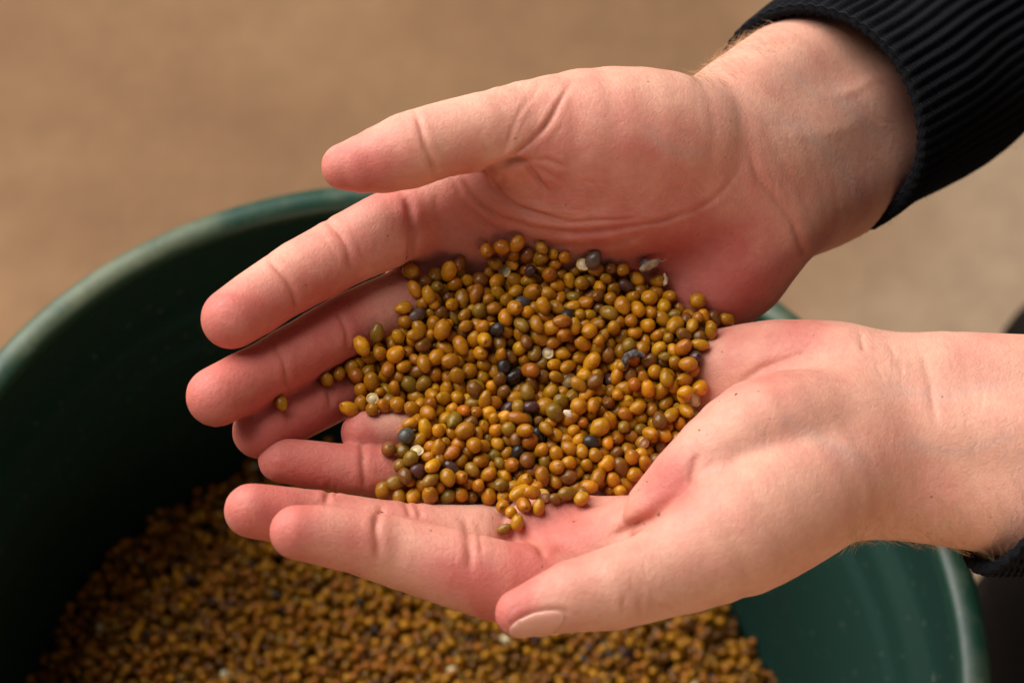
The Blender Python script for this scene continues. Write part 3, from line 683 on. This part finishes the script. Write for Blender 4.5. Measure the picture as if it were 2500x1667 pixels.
def seed_material(name, per_object):
    m, nt, b = mat_new(name)
    if per_object: c = nd(nt, 'ShaderNodeObjectInfo').outputs['Color']
    else: c = nd(nt, 'ShaderNodeAttribute', attribute_name='tint').outputs['Color']
    tip = nd(nt, 'ShaderNodeAttribute', attribute_name='tip')
    co = nd(nt, 'ShaderNodeNewGeometry')
    n = nd(nt, 'ShaderNodeTexNoise', i_Scale=320.0, i_Detail=4.0, i_Roughness=.6); lk(nt, co.outputs['Position'], n.inputs['Vector'])
    r = nd(nt, 'ShaderNodeMapRange'); r.inputs['From Min'].default_value = .3; r.inputs['From Max'].default_value = .7; r.inputs['To Min'].default_value = .72; r.inputs['To Max'].default_value = 1.15; lk(nt, n.outputs['Fac'], r.inputs['Value'])
    mu = nd(nt, 'ShaderNodeMix', data_type='RGBA', blend_type='MULTIPLY'); mu.inputs['Factor'].default_value = 1; lk(nt, c, mu.inputs['A']); lk(nt, r.outputs['Result'], mu.inputs['B'])
    dk = nd(nt, 'ShaderNodeMix', data_type='RGBA', blend_type='MULTIPLY'); dk.inputs['B'].default_value = (.35, .28, .3, 1)
    k = nd(nt, 'ShaderNodeMath', operation='MULTIPLY'); k.inputs[1].default_value = .75; lk(nt, tip.outputs['Fac'], k.inputs[0])
    k.use_clamp = True
    lk(nt, k.outputs[0], dk.inputs['Factor']); lk(nt, mu.outputs['Result'], dk.inputs['A'])
    ng = nd(nt, 'ShaderNodeMath', operation='MULTIPLY', use_clamp=True); ng.inputs[1].default_value = -1.0; lk(nt, tip.outputs['Fac'], ng.inputs[0])
    sp = nd(nt, 'ShaderNodeMix', data_type='RGBA'); sp.inputs['B'].default_value = (.74, .60, .34, 1); lk(nt, ng.outputs[0], sp.inputs['Factor'])
    lk(nt, dk.outputs['Result'], sp.inputs['A']); lk(nt, sp.outputs['Result'], b.inputs['Base Color'])
    n2 = nd(nt, 'ShaderNodeTexNoise', i_Scale=1500.0, i_Detail=3.0); lk(nt, co.outputs['Position'], n2.inputs['Vector'])
    bp = nd(nt, 'ShaderNodeBump'); bp.inputs['Strength'].default_value = .22; bp.inputs['Distance'].default_value = .0004; hm = nd(nt, 'ShaderNodeMath', operation='MULTIPLY_ADD'); hm.inputs[1].default_value = .6; lk(nt, n.outputs['Fac'], hm.inputs[0]); lk(nt, n2.outputs['Fac'], hm.inputs[2]); lk(nt, hm.outputs[0], bp.inputs['Height']); lk(nt, bp.outputs['Normal'], b.inputs['Normal'])
    rf = nd(nt, 'ShaderNodeMapRange'); rf.inputs['From Min'].default_value = .35; rf.inputs['From Max'].default_value = .65; rf.inputs['To Min'].default_value = .22; rf.inputs['To Max'].default_value = .38
    lk(nt, n.outputs['Fac'], rf.inputs['Value']); lk(nt, rf.outputs['Result'], b.inputs['Roughness'])
    b.inputs['Specular IOR Level'].default_value = .42; b.inputs['Specular IOR Level'].default_value = .42
    return m
SEED = seed_material('seed_coat', True); SEED_MASS = seed_material('seed_coat_mass', False)
PAL = {'mustard': (.405, .165, .005), 'golden': (.53, .228, .006), 'orange': (.38, .124, .006), 'olive': (.25, .125, .010), 'brown': (.20, .076, .011),
       'plum': (.085, .036, .028), 'black': (.030, .022, .018), 'slate': (.095, .082, .074), 'taupe': (.115, .068, .052), 'pale': (.50, .25, .03)}
def pick(rng):
    t = rng.uniform()
    return 'mustard' if t < .46 else 'golden' if t < .70 else 'orange' if t < .80 else 'olive' if t < .92 else 'brown'
def quat(rng):
    q = rng.normal(size=4); q /= np.linalg.norm(q); return q
def rotm(q):
    w, x, y, z = q
    return np.array([[1 - 2 * (y * y + z * z), 2 * (x * y - z * w), 2 * (x * z + y * w)], [2 * (x * y + z * w), 1 - 2 * (x * x + z * z), 2 * (y * z - x * w)], [2 * (x * z - y * w), 2 * (y * z + x * w), 1 - 2 * (x * x + y * y)]])
VARS = [seed_variant(i, 16, 12) for i in range(10)] + [seed_variant(10 + i, 16, 12, True) for i in range(2)]
SEEDME = []
for i, (v, f, t) in enumerate(VARS):
    me = mesh_np('seed', v * .001, f); at = me.attributes.new('tip', 'FLOAT', 'POINT'); at.data.foreach_set('value', t.astype(np.float32)); me.materials.append(SEED); SEEDME.append(me)
# --- the heap: seeds dropped into the cupped hands and left to settle
HEAP = np.array([(1100,660),(1125,640),(1172,625),(1198,601),(1270,592),(1317,586),(1376,580),(1444,590),(1504,602),(1551,610),(1600,640),(1623,690),(1645,730),(1687,715),(1734,742),(1776,765),(1806,782),(1751,808),(1725,825),(1700,850),(1710,878),(1720,912),(1748,954),(1752,990),(1705,1040),(1670,1072),(1628,1110),(1570,1170),(1540,1195),(1487,1208),(1354,1240),(1295,1278),(1265,1295),(1212,1288),(1190,1240),(1166,1215),(1102,1212),(1038,1220),(970,1212),(960,1140),(908,1100),(915,1060),(945,1035),(1004,1028),(1000,985),(902,1000),(842,1030),(845,1000),(866,972),(875,938),(845,849),(881,815),(970,770),(990,742),(1000,700),(1050,672)], float)
def field_at(p, F, V):
    g = (p - F.lo) / F.vox; n = F.n; out = ((g < 0) | (g > n - 2)).any(1)
    g = np.clip(g, 0, n - 2.001); i = g.astype(int); tx, ty, tz = (g - i).T
    d = gx = gy = gz = 0
    for a in (0, 1):
        for b in (0, 1):
            for c in (0, 1):
                v = V[i[:, 0] + a, i[:, 1] + b, i[:, 2] + c]
                wx = tx if a else 1 - tx; wy = ty if b else 1 - ty; wz = tz if c else 1 - tz
                d = d + wx * wy * wz * v; gx = gx + (2 * a - 1) * wy * wz * v; gy = gy + (2 * b - 1) * wx * wz * v; gz = gz + (2 * c - 1) * wx * wy * v
    G = np.stack([gx, gy, gz], 1); G /= np.maximum(np.linalg.norm(G, axis=1), 1e-6)[:, None]
    return np.where(out, 30, d), G
def palm_height(x, y):
    """height of the skin facing the viewer at a photo point"""
    best = np.full(len(x), -999.0)
    for h in np.arange(90, -110, -1.0):
        p = PX(x, y, np.full(len(x), h)); d = np.minimum(*[field_at(p, F, V)[0] for F, V in FIELDS])
        best[(d < 0) & (best < -900)] = h
    return best
def heap_edge(x, y):
    a = np.roll(HEAP, 1, 0); d = HEAP - a
    t = np.clip(((x[:, None] - a[:, 0]) * d[:, 0] + (y[:, None] - a[:, 1]) * d[:, 1]) / (d * d).sum(1), 0, 1)
    qx = a[:, 0] + t * d[:, 0]; qy = a[:, 1] + t * d[:, 1]; dd = np.hypot(x[:, None] - qx, y[:, None] - qy)
    j = dd.argmin(1); r = np.arange(len(x))
    y1, y2 = HEAP[:, 1], a[:, 1]; x1, x2 = HEAP[:, 0], a[:, 0]
    ins = (((y1 > y[:, None]) != (y2 > y[:, None])) & (x[:, None] < (x2 - x1) * (y[:, None] - y1) / (y2 - y1 + 1e-9) + x1)).sum(1) % 2 == 1
    return ins, dd[r, j], qx[r, j], qy[r, j]
def settle(N, steps, seed):
    rng = np.random.default_rng(seed); xs, ys = np.zeros(0), np.zeros(0)
    while len(xs) < N:
        x = rng.uniform(830, 1820, 600); y = rng.uniform(570, 1300, 600); ins, d, _, _ = heap_edge(x, y)
        m = ins & (d > 14) & (rng.uniform(0, 1, 600) < np.clip(d / 170, .24, 1)); xs = np.r_[xs, x[m]]; ys = np.r_[ys, y[m]]
    x, y = xs[:N], ys[:N]; h0 = palm_height(x, y); h0 = np.where(h0 < -60, -20, h0)
    up = UPL / np.linalg.norm(UPL)
    p = PX(x, y, h0 + 4) + up * rng.uniform(0, 32, N)[:, None]; r = np.clip(rng.normal(2.24, .22, N), 1.65, 2.9); pp = p.copy()
    for s in range(steps):
        v = np.clip((p - pp) * .8, -.6, .6); pp = p.copy(); p = p + v - up * .065
        if s % 4 == 0:
            sq = (p * p).sum(1); I, J = np.nonzero(np.triu(sq[:, None] + sq[None] - 2 * p @ p.T < 49.0, 1))
        for it in range(4):
            dv = p[I] - p[J]; dist = np.sqrt((dv * dv).sum(1)) + 1e-9; pen = (r[I] + r[J]) * .94 - dist; m = pen > 0
            i, j = I[m], J[m]; n = dv[m] / dist[m][:, None]; c = n * (pen[m] * .35)[:, None]
            rel = (p[i] - pp[i]) - (p[j] - pp[j]); c = c - (rel - (rel * n).sum(1)[:, None] * n) * .06
            for q in range(3): p[:, q] += np.bincount(i, c[:, q], N) - np.bincount(j, c[:, q], N)
            for F, V in FIELDS:
                d, G = field_at(p, F, V); pen = r - d; m = pen > 0; p[m] += G[m] * pen[m][:, None]
                mv = p[m] - pp[m]; p[m] -= (mv - (mv * G[m]).sum(1)[:, None] * G[m]) * .6
        X, Y = TOPX(p); ins, _, qx, qy = heap_edge(X, Y); m = ~ins
        if m.any(): p[m] += (PX(qx[m], qy[m], p[m, 2]) - p[m]) * .6
    return p, r
SP, SR = settle(1720, 165, 5)
# strays on and between the fingers
STRAY = np.array([(674,974,2.2),(702,789,2.3),(983,661,2.3),(1004,676,2.5),(808,906,2.2),(840,893,2.5),(779,921,2.2),(855,881,2.2),(932,1189,2.5),(985,1206,2.4),(859,1013,2.5)], float)
lp = PX(STRAY[:, 0], STRAY[:, 1], palm_height(STRAY[:, 0], STRAY[:, 1]) + 1.0)
for _ in range(30):
    for F, V in FIELDS:
        d, Gd = field_at(lp, F, V); pen = STRAY[:, 2] * .9 - d; m = pen > 0; lp[m] += Gd[m] * (pen[m] * .6)[:, None]
SLONE = np.r_[np.zeros(len(SP)), np.ones(len(lp))]; SP = np.vstack([SP, lp]); SR = np.r_[SR, STRAY[:, 2]]
SX, SY = TOPX(SP)
# how much of each seed shows: a small depth buffer
ZB = np.full((420, 630), -1e9); IB = np.full((420, 630), -1)
for i in range(len(SP)):
    rp = SR[i] / KPX(SP[i, 2]) / 4; cx, cy = SX[i] / 4, SY[i] / 4
    x0, x1, y0, y1 = int(cx - rp), int(cx + rp) + 2, int(cy - rp), int(cy + rp) + 2
    xx, yy = np.meshgrid(np.arange(x0, x1), np.arange(y0, y1)); q = 1 - ((xx - cx) ** 2 + (yy - cy) ** 2) / rp ** 2
    z = SP[i, 2] + SR[i] * np.sqrt(np.maximum(q, 0)); m = (q > 0) & (z > ZB[y0:y1, x0:x1])
    ZB[y0:y1, x0:x1][m] = z[m]; IB[y0:y1, x0:x1][m] = i
SVIS = np.bincount(IB[IB >= 0], minlength=len(SP)) * (palm_height(SX, SY) < SP[:, 2] + SR)
o = np.argsort(-(SVIS + 1e4 * SLONE), kind='stable'); SP, SR, SVIS, SLONE, SX, SY = SP[o], SR[o], SVIS[o], SLONE[o], SX[o], SY[o]
SPECIAL = [  # what, photo x, y
    ('taupe', 1457, 643), ('taupe', 1036, 775), ('slate', 1573, 624), ('black', 1202, 822), ('black', 1245, 902), ('black', 1272, 918), ('black', 1316, 1050), ('black', 1443, 1058), ('black', 1258, 1100),
    ('slate', 964, 1062), ('plum', 1035, 1137), ('plum', 1088, 1150), ('slate', 1283, 743), ('black', 1379, 769), ('plum', 1285, 672), ('plum', 1523, 704), ('plum', 1479, 933), ('plum', 1308, 980), ('plum', 1228, 1004), ('plum', 1696, 868),
    ('brown', 1240, 960), ('brown', 1320, 1010), ('pale', 1242, 672), ('pale', 1332, 872), ('pale', 1388, 937), ('pale', 1413, 620), ('pale', 902, 955), ('pale', 1018, 1118), ('pale', 1582, 1073), ('pale', 1732, 985), ('pale', 1333, 1225)]
kind_of = {}
for w, x, y in SPECIAL:
    d = np.hypot(SX - x, SY - y) + 1e4 * (SVIS < 30) + 1e4 * (SLONE > 0)
    for k in kind_of: d[k] += 1e5
    kind_of[int(np.argmin(d))] = w
rng = np.random.default_rng(11)
SEED_LOOK = {'mustard': 'mustard yellow seed', 'golden': 'bright golden seed', 'orange': 'orange brown seed', 'olive': 'dull olive seed', 'brown': 'chestnut brown seed', 'plum': 'dark purplish seed',
             'black': 'black seed', 'slate': 'slate grey seed', 'taupe': 'shrivelled grey brown seed', 'pale': 'split cream seed'}
PLACES = [(1330, 620, 'at the heap top below the upper ball of thumb'), (1560, 660, 'at the heap edge on the upper palm heel'), (1060, 740, 'beside the upper index finger base'),
          (930, 860, 'on the upper hand ring and middle fingers'), (1740, 780, 'in the cleft between the two palm heels'), (1680, 950, 'at the heap edge by the lower palm heel'),
          (1560, 1120, 'against the lower ball of thumb'), (1250, 1250, 'at the bottom tip of the heap'), (990, 1120, 'beside the lower ring and little fingers'),
          (1550, 860, 'near the dark plant scrap on the heap'), (1250, 905, 'near the black seeds in the heap centre'), (1120, 900, 'just left of the heap centre'), (1330, 730, 'in the heap just below its top edge'),
          (1480, 740, 'between the heap top and the plant scrap'), (1080, 1180, 'along the lower middle finger'), (1400, 1180, 'along the mound below the lower index finger'), (1340, 960, 'at the very middle of the heap'), (1560, 990, 'between the heap centre and the lower ball of thumb'), (1060, 1000, 'above the lower little finger'),
          (1220, 800, 'in the upper left middle of the heap'), (1450, 850, 'in the upper right middle of the heap'), (1200, 1050, 'in the lower left middle of the heap'), (1420, 1040, 'in the lower right middle of the heap')]
def seed_label(k, vi, s, x, y):
    el = VARS[vi][0]; e = np.ptp(el[:, 2]) / np.ptp(el[:, 0])
    sh = 'long' if e > 1.36 else 'oval' if e > 1.17 else 'round'
    sz = 'big ' if s > 2.55 else 'small ' if s < 2.1 else ''
    pl = min(PLACES, key=lambda p: math.hypot(p[0] - x, p[1] - y))[2]
    return sz + sh + ' ' + SEED_LOOK[k] + ' ' + pl
order = list(kind_of) + [i for i in range(len(SP)) if i not in kind_of]
single = set(order[:0]) | set(kind_of)
for i in range(len(SP)):
    if len(single) >= 300: break
    
    single.add(i)
mass_v, mass_f, mass_t, mass_c = [], [], [], []; off = 0
STRAY_LABEL = [(674, 974, 'lone seed wedged between the middle and ring fingers of the upper hand'), (702, 789, 'lone seed caught between the index and middle fingertips of the upper hand'),
    (983, 661, 'seed tucked into the gap below the upper index finger base'), (1004, 676, 'seed at the upper index base, right one of the pair'), (808, 906, 'middle seed of the short row along the upper ring finger'),
    (840, 893, 'seed nearest the heap in the short row along the upper ring finger'), (779, 921, 'outermost seed of the short row along the upper ring finger'), (855, 881, 'seed half behind the short row along the upper middle finger'),
    (932, 1189, 'outer of two seeds lying along the lower middle finger'), (985, 1206, 'inner of two seeds lying along the lower middle finger'), (859, 1013, 'seed peeking out beside the little fingertip of the lower hand')]
for i in range(len(SP)):
    k = kind_of.get(i) or pick(rng); vi = int(rng.integers(10)); q = quat(rng); c = np.array(PAL[k]) * rng.uniform(.82, 1.15) * (1 + rng.normal(0, .05, 3))
    if k == 'pale':
        vi = 10 + i % 2; z = Vector((-FW + rng.normal(0, .35, 3)).tolist()); q = np.array(z.to_track_quat('Z', 'Y'))
    s = SR[i] * (1.28 if k == 'taupe' else 1.03); st = rng.uniform(.95, 1.08)
    M = np.stack([IR, IU, -FW], 1)
    if i in single:
        o = bpy.data.objects.new('seed', SEEDME[vi]); col.objects.link(o)
        o.location = WORLD(SP[i]).tolist(); o.rotation_mode = 'QUATERNION'; o.rotation_quaternion = q.tolist()
        o.scale = (s, s, s * st); o.color = (*np.clip(c, 0, 1), 1)
        lab = seed_label(k, vi, s, SX[i], SY[i]); grp = 'seeds heaped in the cupped hands'
        if SLONE[i]:
            lab = min(STRAY_LABEL, key=lambda l: math.hypot(SX[i] - l[0], SY[i] - l[1]))[2]; grp = 'stray seeds on the fingers'
        tag(o, lab, 'seed', grp)
    else:
        v, f, t = VARS[vi]
        mass_v.append(WORLD(SP[i]) + (v * s * .001) @ rotm(q).T); mass_f += [tuple(a + off for a in g) for g in f]; mass_t.append(t)
        mass_c.append(np.tile(np.r_[np.clip(c, 0, 1), 1], (len(v), 1))); off += len(v)
def mass_object(name, V, F, T, Cc, label):
    V = np.concatenate(V); o0 = V.mean(0); me = mesh_np(name, V - o0, F)
    at = me.attributes.new('tip', 'FLOAT', 'POINT'); at.data.foreach_set('value', np.concatenate(T).astype(np.float32))
    at = me.attributes.new('tint', 'FLOAT_COLOR', 'POINT'); at.data.foreach_set('color', np.concatenate(Cc).astype(np.float32).ravel())
    o = link(name, me, SEED_MASS); o.location = o0.tolist(); tag(o, label, 'seeds', kind='stuff')
    return o
mass_object('heaped_seeds', mass_v, mass_f, mass_t, mass_c, 'half hidden seeds deeper in the heap held by both hands')

# seeds in the bucket; mix browned to paint in the light bounced inside
LOW = [seed_variant(20 + i, 8, 6) for i in range(6)]
rng = np.random.default_rng(21); mass_v, mass_f, mass_t, mass_c = [], [], [], []; off = 0
SZ = 0.152; step = 0.0047; ctr = np.array([BC[0] + .001, BC[1] + .001]); RAD = .1700
rows = int(2 * RAD / (step * .866)) + 2
for lay in range(3):
    for j in range(rows):
        for i in range(int(2 * RAD / step) + 2):
            x = -RAD + (i + .5 * ((j + lay) % 2)) * step + rng.normal(0, .0009); y = -RAD + j * step * .866 + rng.normal(0, .0009)
            rr = math.hypot(x, y)
            if rr > RAD - .001 * lay: continue
            if lay == 0 and rng.uniform() < .52: continue
            hz = SZ + .009 * math.sin(x * 21 + 1) * math.cos(y * 17) + .004 * math.sin(x * 48 + y * 37) + .002 * math.sin(x * 110 - y * 90) - .0040 * lay + rng.normal(0, .0013)
            hz += -.006 * max(0, 1 - (RAD - rr) / .03)
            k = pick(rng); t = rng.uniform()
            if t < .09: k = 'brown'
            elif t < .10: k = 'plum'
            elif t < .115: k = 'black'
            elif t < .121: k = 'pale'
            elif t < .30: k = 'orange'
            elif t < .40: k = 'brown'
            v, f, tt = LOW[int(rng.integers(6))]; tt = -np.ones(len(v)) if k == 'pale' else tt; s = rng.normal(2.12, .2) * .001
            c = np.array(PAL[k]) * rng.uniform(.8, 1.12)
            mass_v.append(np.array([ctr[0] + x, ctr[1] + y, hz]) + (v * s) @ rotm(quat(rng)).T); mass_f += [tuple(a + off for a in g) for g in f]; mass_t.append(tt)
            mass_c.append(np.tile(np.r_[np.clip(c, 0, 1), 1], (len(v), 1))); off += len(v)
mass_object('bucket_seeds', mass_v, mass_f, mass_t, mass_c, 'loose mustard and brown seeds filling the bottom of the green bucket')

# bits of chaff in the heap
def chaff_material(name, a, b_):
    m, nt, b = mat_new(name)
    g = nd(nt, 'ShaderNodeNewGeometry'); n = nd(nt, 'ShaderNodeTexNoise', i_Scale=700.0, i_Detail=4.0); lk(nt, g.outputs['Position'], n.inputs['Vector'])
    r = nd(nt, 'ShaderNodeValToRGB'); e = r.color_ramp.elements; e[0].position = .38; e[0].color = a; e[1].position = .62; e[1].color = b_
    lk(nt, n.outputs['Fac'], r.inputs['Fac']); lk(nt, r.outputs['Color'], b.inputs['Base Color']); b.inputs['Roughness'].default_value = .85
    return m
def heap_top(x, y):
    d = np.hypot(SX - x, SY - y); near = d < 26
    return max([float(palm_height(np.array([x]), np.array([y]))[0])] + [float(SP[i, 2] + SR[i] * .55) for i in np.nonzero(near)[0]])
def chaff(name, path, widths, lift, mat, label, seed):
    """a small crinkled spindle swept along photo points"""
    rng = np.random.default_rng(seed); n = 9; V = []; F = []
    h = max(heap_top(x, y) for x, y in path) + lift
    Q = [PX(x, y, h + dz) for (x, y), dz in zip(path, rng.normal(0, .25, len(path)))]
    for i, (q, w) in enumerate(zip(Q, widths)):
        t = Q[min(i + 1, len(Q) - 1)] - Q[max(i - 1, 0)]; t /= np.linalg.norm(t); s = np.cross(t, (0, 0, 1.0)); s /= np.linalg.norm(s); u = np.cross(s, t)
        for k in range(n):
            a = 2 * math.pi * k / n; r = w * (1 + rng.normal(0, .16)); V.append(q + s * r * math.cos(a) + u * r * .6 * math.sin(a))
    for i in range(len(Q) - 1):
        for k in range(n):
            j = (k + 1) % n; F.append((i * n + k, i * n + j, (i + 1) * n + j, (i + 1) * n + k))
    F += [tuple(range(n))[::-1], tuple((len(Q) - 1) * n + k for k in range(n))]
    W = WORLD(np.array(V)); o0 = W.mean(0); o = link(name, mesh_np(name, W - o0, F), mat); o.location = o0.tolist(); tag(o, label, 'chaff')
    return o
HUSK = chaff_material('dry_husk', (.20, .12, .07, 1), (.42, .30, .18, 1)); CRUMB = chaff_material('dark_crumb', (.02, .018, .018, 1), (.16, .13, .12, 1)); SHRED = chaff_material('pale_shred', (.50, .36, .22, 1), (.72, .58, .42, 1))
chaff('husk', [(1562,659),(1572,655),(1586,648),(1600,641),(1608,636),(1616,639),(1626,634)], (.5, 1.2, 1.5, 1.2, .6, .3, .15), .8, HUSK, 'thin dry brown husk at the heap edge on the upper palm', 1)
chaff('plant_crumb', [(1527,900),(1524,882),(1532,868),(1548,862),(1566,866),(1578,872)], (.5, 1.1, 1.5, 1.2, .8, .3), .9, CRUMB, 'dark crumbly plant scrap lying on the right of the heap', 2)
chaff('seed_skin', [(1621,668),(1626,680),(1624,692),(1621,698)], (.25, .7, .6, .2), .8, SHRED, 'torn shred of pale seed skin at the upper heap edge', 3)
chaff('seed_skin', [(1376,1003),(1388,1008),(1396,1018)], (.4, 1.2, .5), .6, SHRED, 'torn shred of pale seed skin in the middle of the heap', 4)

# flecks of seed dust on the skin round the heap
rng = np.random.default_rng(33); fx, fy = rng.uniform(860, 1860, 1500), rng.uniform(560, 1320, 1500); ins, d, _, _ = heap_edge(fx, fy)
ok = (~ins) & (rng.uniform(0, 1, 1500) < np.exp(-d / 38)); fx, fy = fx[ok][:170], fy[ok][:170]; fh = palm_height(fx, fy); fk = fh > -60; V = []; F = []
for x, y, h in zip(fx[fk], fy[fk], fh[fk]):
    c = PX(x, y, h - .2); k = len(V); s = rng.uniform(.16, .42)
    for q in range(6): V.append(c + rng.normal(0, 1, 3) * s * (1, 1, .6))
    F += [(k, k + 1, k + 2), (k, k + 2, k + 3), (k, k + 3, k + 4), (k + 5, k + 2, k + 1), (k + 5, k + 3, k + 2), (k + 5, k + 4, k + 3), (k, k + 4, k + 1), (k + 5, k + 1, k + 4)]
W = WORLD(np.array(V)); o0 = W.mean(0); du = link('seed_dust', mesh_np('seed_dust', W - o0, F, False), chaff_material('seed_dust', (.10, .05, .025, 1), (.36, .22, .11, 1))); du.location = o0.tolist()
tag(du, 'fine brown flecks of seed dust on the palms round the heap', 'dust', kind='stuff')

# ------------------------------------------------------------------ nails and fine arm hair
def nail_material():
    m, nt, b = mat_new('nail')
    g = nd(nt, 'ShaderNodeNewGeometry'); n = nd(nt, 'ShaderNodeTexNoise', i_Scale=180.0); lk(nt, g.outputs['Position'], n.inputs['Vector'])
    mx = nd(nt, 'ShaderNodeMix', data_type='RGBA'); mx.inputs['A'].default_value = (.68, .31, .23, 1); mx.inputs['B'].default_value = (.70, .36, .27, 1)
    lk(nt, n.outputs['Fac'], mx.inputs['Factor']); lk(nt, mx.outputs['Result'], b.inputs['Base Color'])
    b.inputs['Roughness'].default_value = .36; b.inputs['Subsurface Weight'].default_value = .2; b.inputs['Subsurface Scale'].default_value = .002; b.inputs['Subsurface Radius'].default_value = (1, .4, .3)
    return m
NAIL = nail_material()
def nail(key, hand, outline, lift, label):
    o, P, N = HANDS[key]; me = hand.data
    x, y = TOPX(P); pg = np.array(outline, float); a = np.roll(pg, 1, 0)
    ins = ((((pg[:, 1] > y[:, None]) != (a[:, 1] > y[:, None])) & (x[:, None] < (a[:, 0] - pg[:, 0]) * (y[:, None] - pg[:, 1]) / (a[:, 1] - pg[:, 1] + 1e-9) + pg[:, 0])).sum(1) % 2 == 1) if len(P) < 9e5 else None
    near = ins & (N[:, 2] > -.35) & (P[:, 2] > np.percentile(P[ins, 2], 50) - 14)
    li = np.empty(len(me.loops), np.int32); me.loops.foreach_get('vertex_index', li); Q = li.reshape(-1, 4)
    q = Q[near[Q].all(1)]
    u, inv = np.unique(q, return_inverse=True); q = inv.reshape(-1, 4)
    E0 = np.stack([q, np.roll(q, -1, 1)], -1).reshape(-1, 2); S0 = set(map(tuple, E0.tolist())); rim_ = [(a_, b_) for a_, b_ in S0 if (b_, a_) not in S0]
    nx = dict(rim_); V = P[u] + N[u] * lift
    for _ in range(14):
        W = V.copy()
        for a_, b_ in rim_:
            c_ = nx.get(b_)
            if c_ is not None: W[b_] = .5 * V[b_] + .25 * (V[a_] + V[c_])
        V = W
    B = P[u] - N[u] * .4; n = len(u)
    E = np.stack([q, np.roll(q, -1, 1)], -1).reshape(-1, 2); rev = set(map(tuple, E.tolist()))
    side = [(b_, a_, a_ + n, b_ + n) for a_, b_ in rev if (b_, a_) not in rev]
    m2 = mesh_np('nail', WORLD(np.vstack([V, B])) - np.array(person.location), q.tolist() + side)
    t = link('nail', m2, NAIL, hand)
    t['label'] = label
nail('hand7', left_hand, [(1240,1530),(1264,1511),(1300,1494),(1345,1487),(1372,1490),(1382,1501),(1380,1515),(1350,1545),(1250,1575)], .15, 'thumbnail seen from the side')

def hair_material():
    m, nt, b = mat_new('fair_hair'); b.inputs['Base Color'].default_value = (.58, .37, .19, 1); b.inputs['Roughness'].default_value = .4
    return m
HAIR = hair_material()
def arm_hair(key, hand, region, count, flow, length, seed):
    o, P, N = HANDS[key]; rng = np.random.default_rng(seed); x, y = TOPX(P)
    pg = np.array(region, float); a = np.roll(pg, 1, 0)
    box = np.nonzero((x > pg[:, 0].min()) & (x < pg[:, 0].max()) & (y > pg[:, 1].min()) & (y < pg[:, 1].max()) & (N[:, 2] > -.55))[0]
    ins = (((pg[:, 1] > y[box, None]) != (a[:, 1] > y[box, None])) & (x[box, None] < (a[:, 0] - pg[:, 0]) * (y[box, None] - pg[:, 1]) / (a[:, 1] - pg[:, 1] + 1e-9) + pg[:, 0])).sum(1) % 2 == 1
    box = box[ins]; ch = rng.choice(box, min(count, len(box)), replace=False); V = []; F = []
    for i in ch:
        n = N[i]; f = np.array(flow, float) + rng.normal(0, .28, 3); f -= n * (f @ n); f /= np.linalg.norm(f)
        L = length * rng.uniform(.5, 1.2); s = np.cross(f, n); pts = []
        for t in (0, .35, .7, 1.0): pts.append(P[i] + f * L * t + n * L * (.42 * t - .16 * t * t) - n * .2)
        k = len(V) // 1; base = len(V)
        for j, (p, w) in enumerate(zip(pts, (.045, .04, .028, .006))):
            V += [p + s * w, p - s * w * .5 + n * w, p - s * w * .5 - n * w]
        for j in range(3):
            for e in range(3):
                g = (e + 1) % 3; F.append((base + 3 * j + e, base + 3 * j + g, base + 3 * j + 3 + g, base + 3 * j + 3 + e))
    me = mesh_np('arm_hair', WORLD(np.array(V)) - np.array(person.location), F)
    h = link('arm_hair', me, HAIR, hand); tag(h, 'fine fair hair on the wrist', kind='stuff')
arm_hair('hand7', left_hand, [(2070,1260),(2150,1225),(2300,1180),(2480,1150),(2520,1260),(2440,1400),(2300,1350),(2200,1330),(2070,1335)], 340, (.35, -.9, 0), 7.5, 1)
arm_hair('hand3', right_hand, [(1690,215),(1740,140),(1810,80),(1900,60),(1960,95),(1850,170),(1760,225)], 380, (-.5, .75, .1), 7, 2)
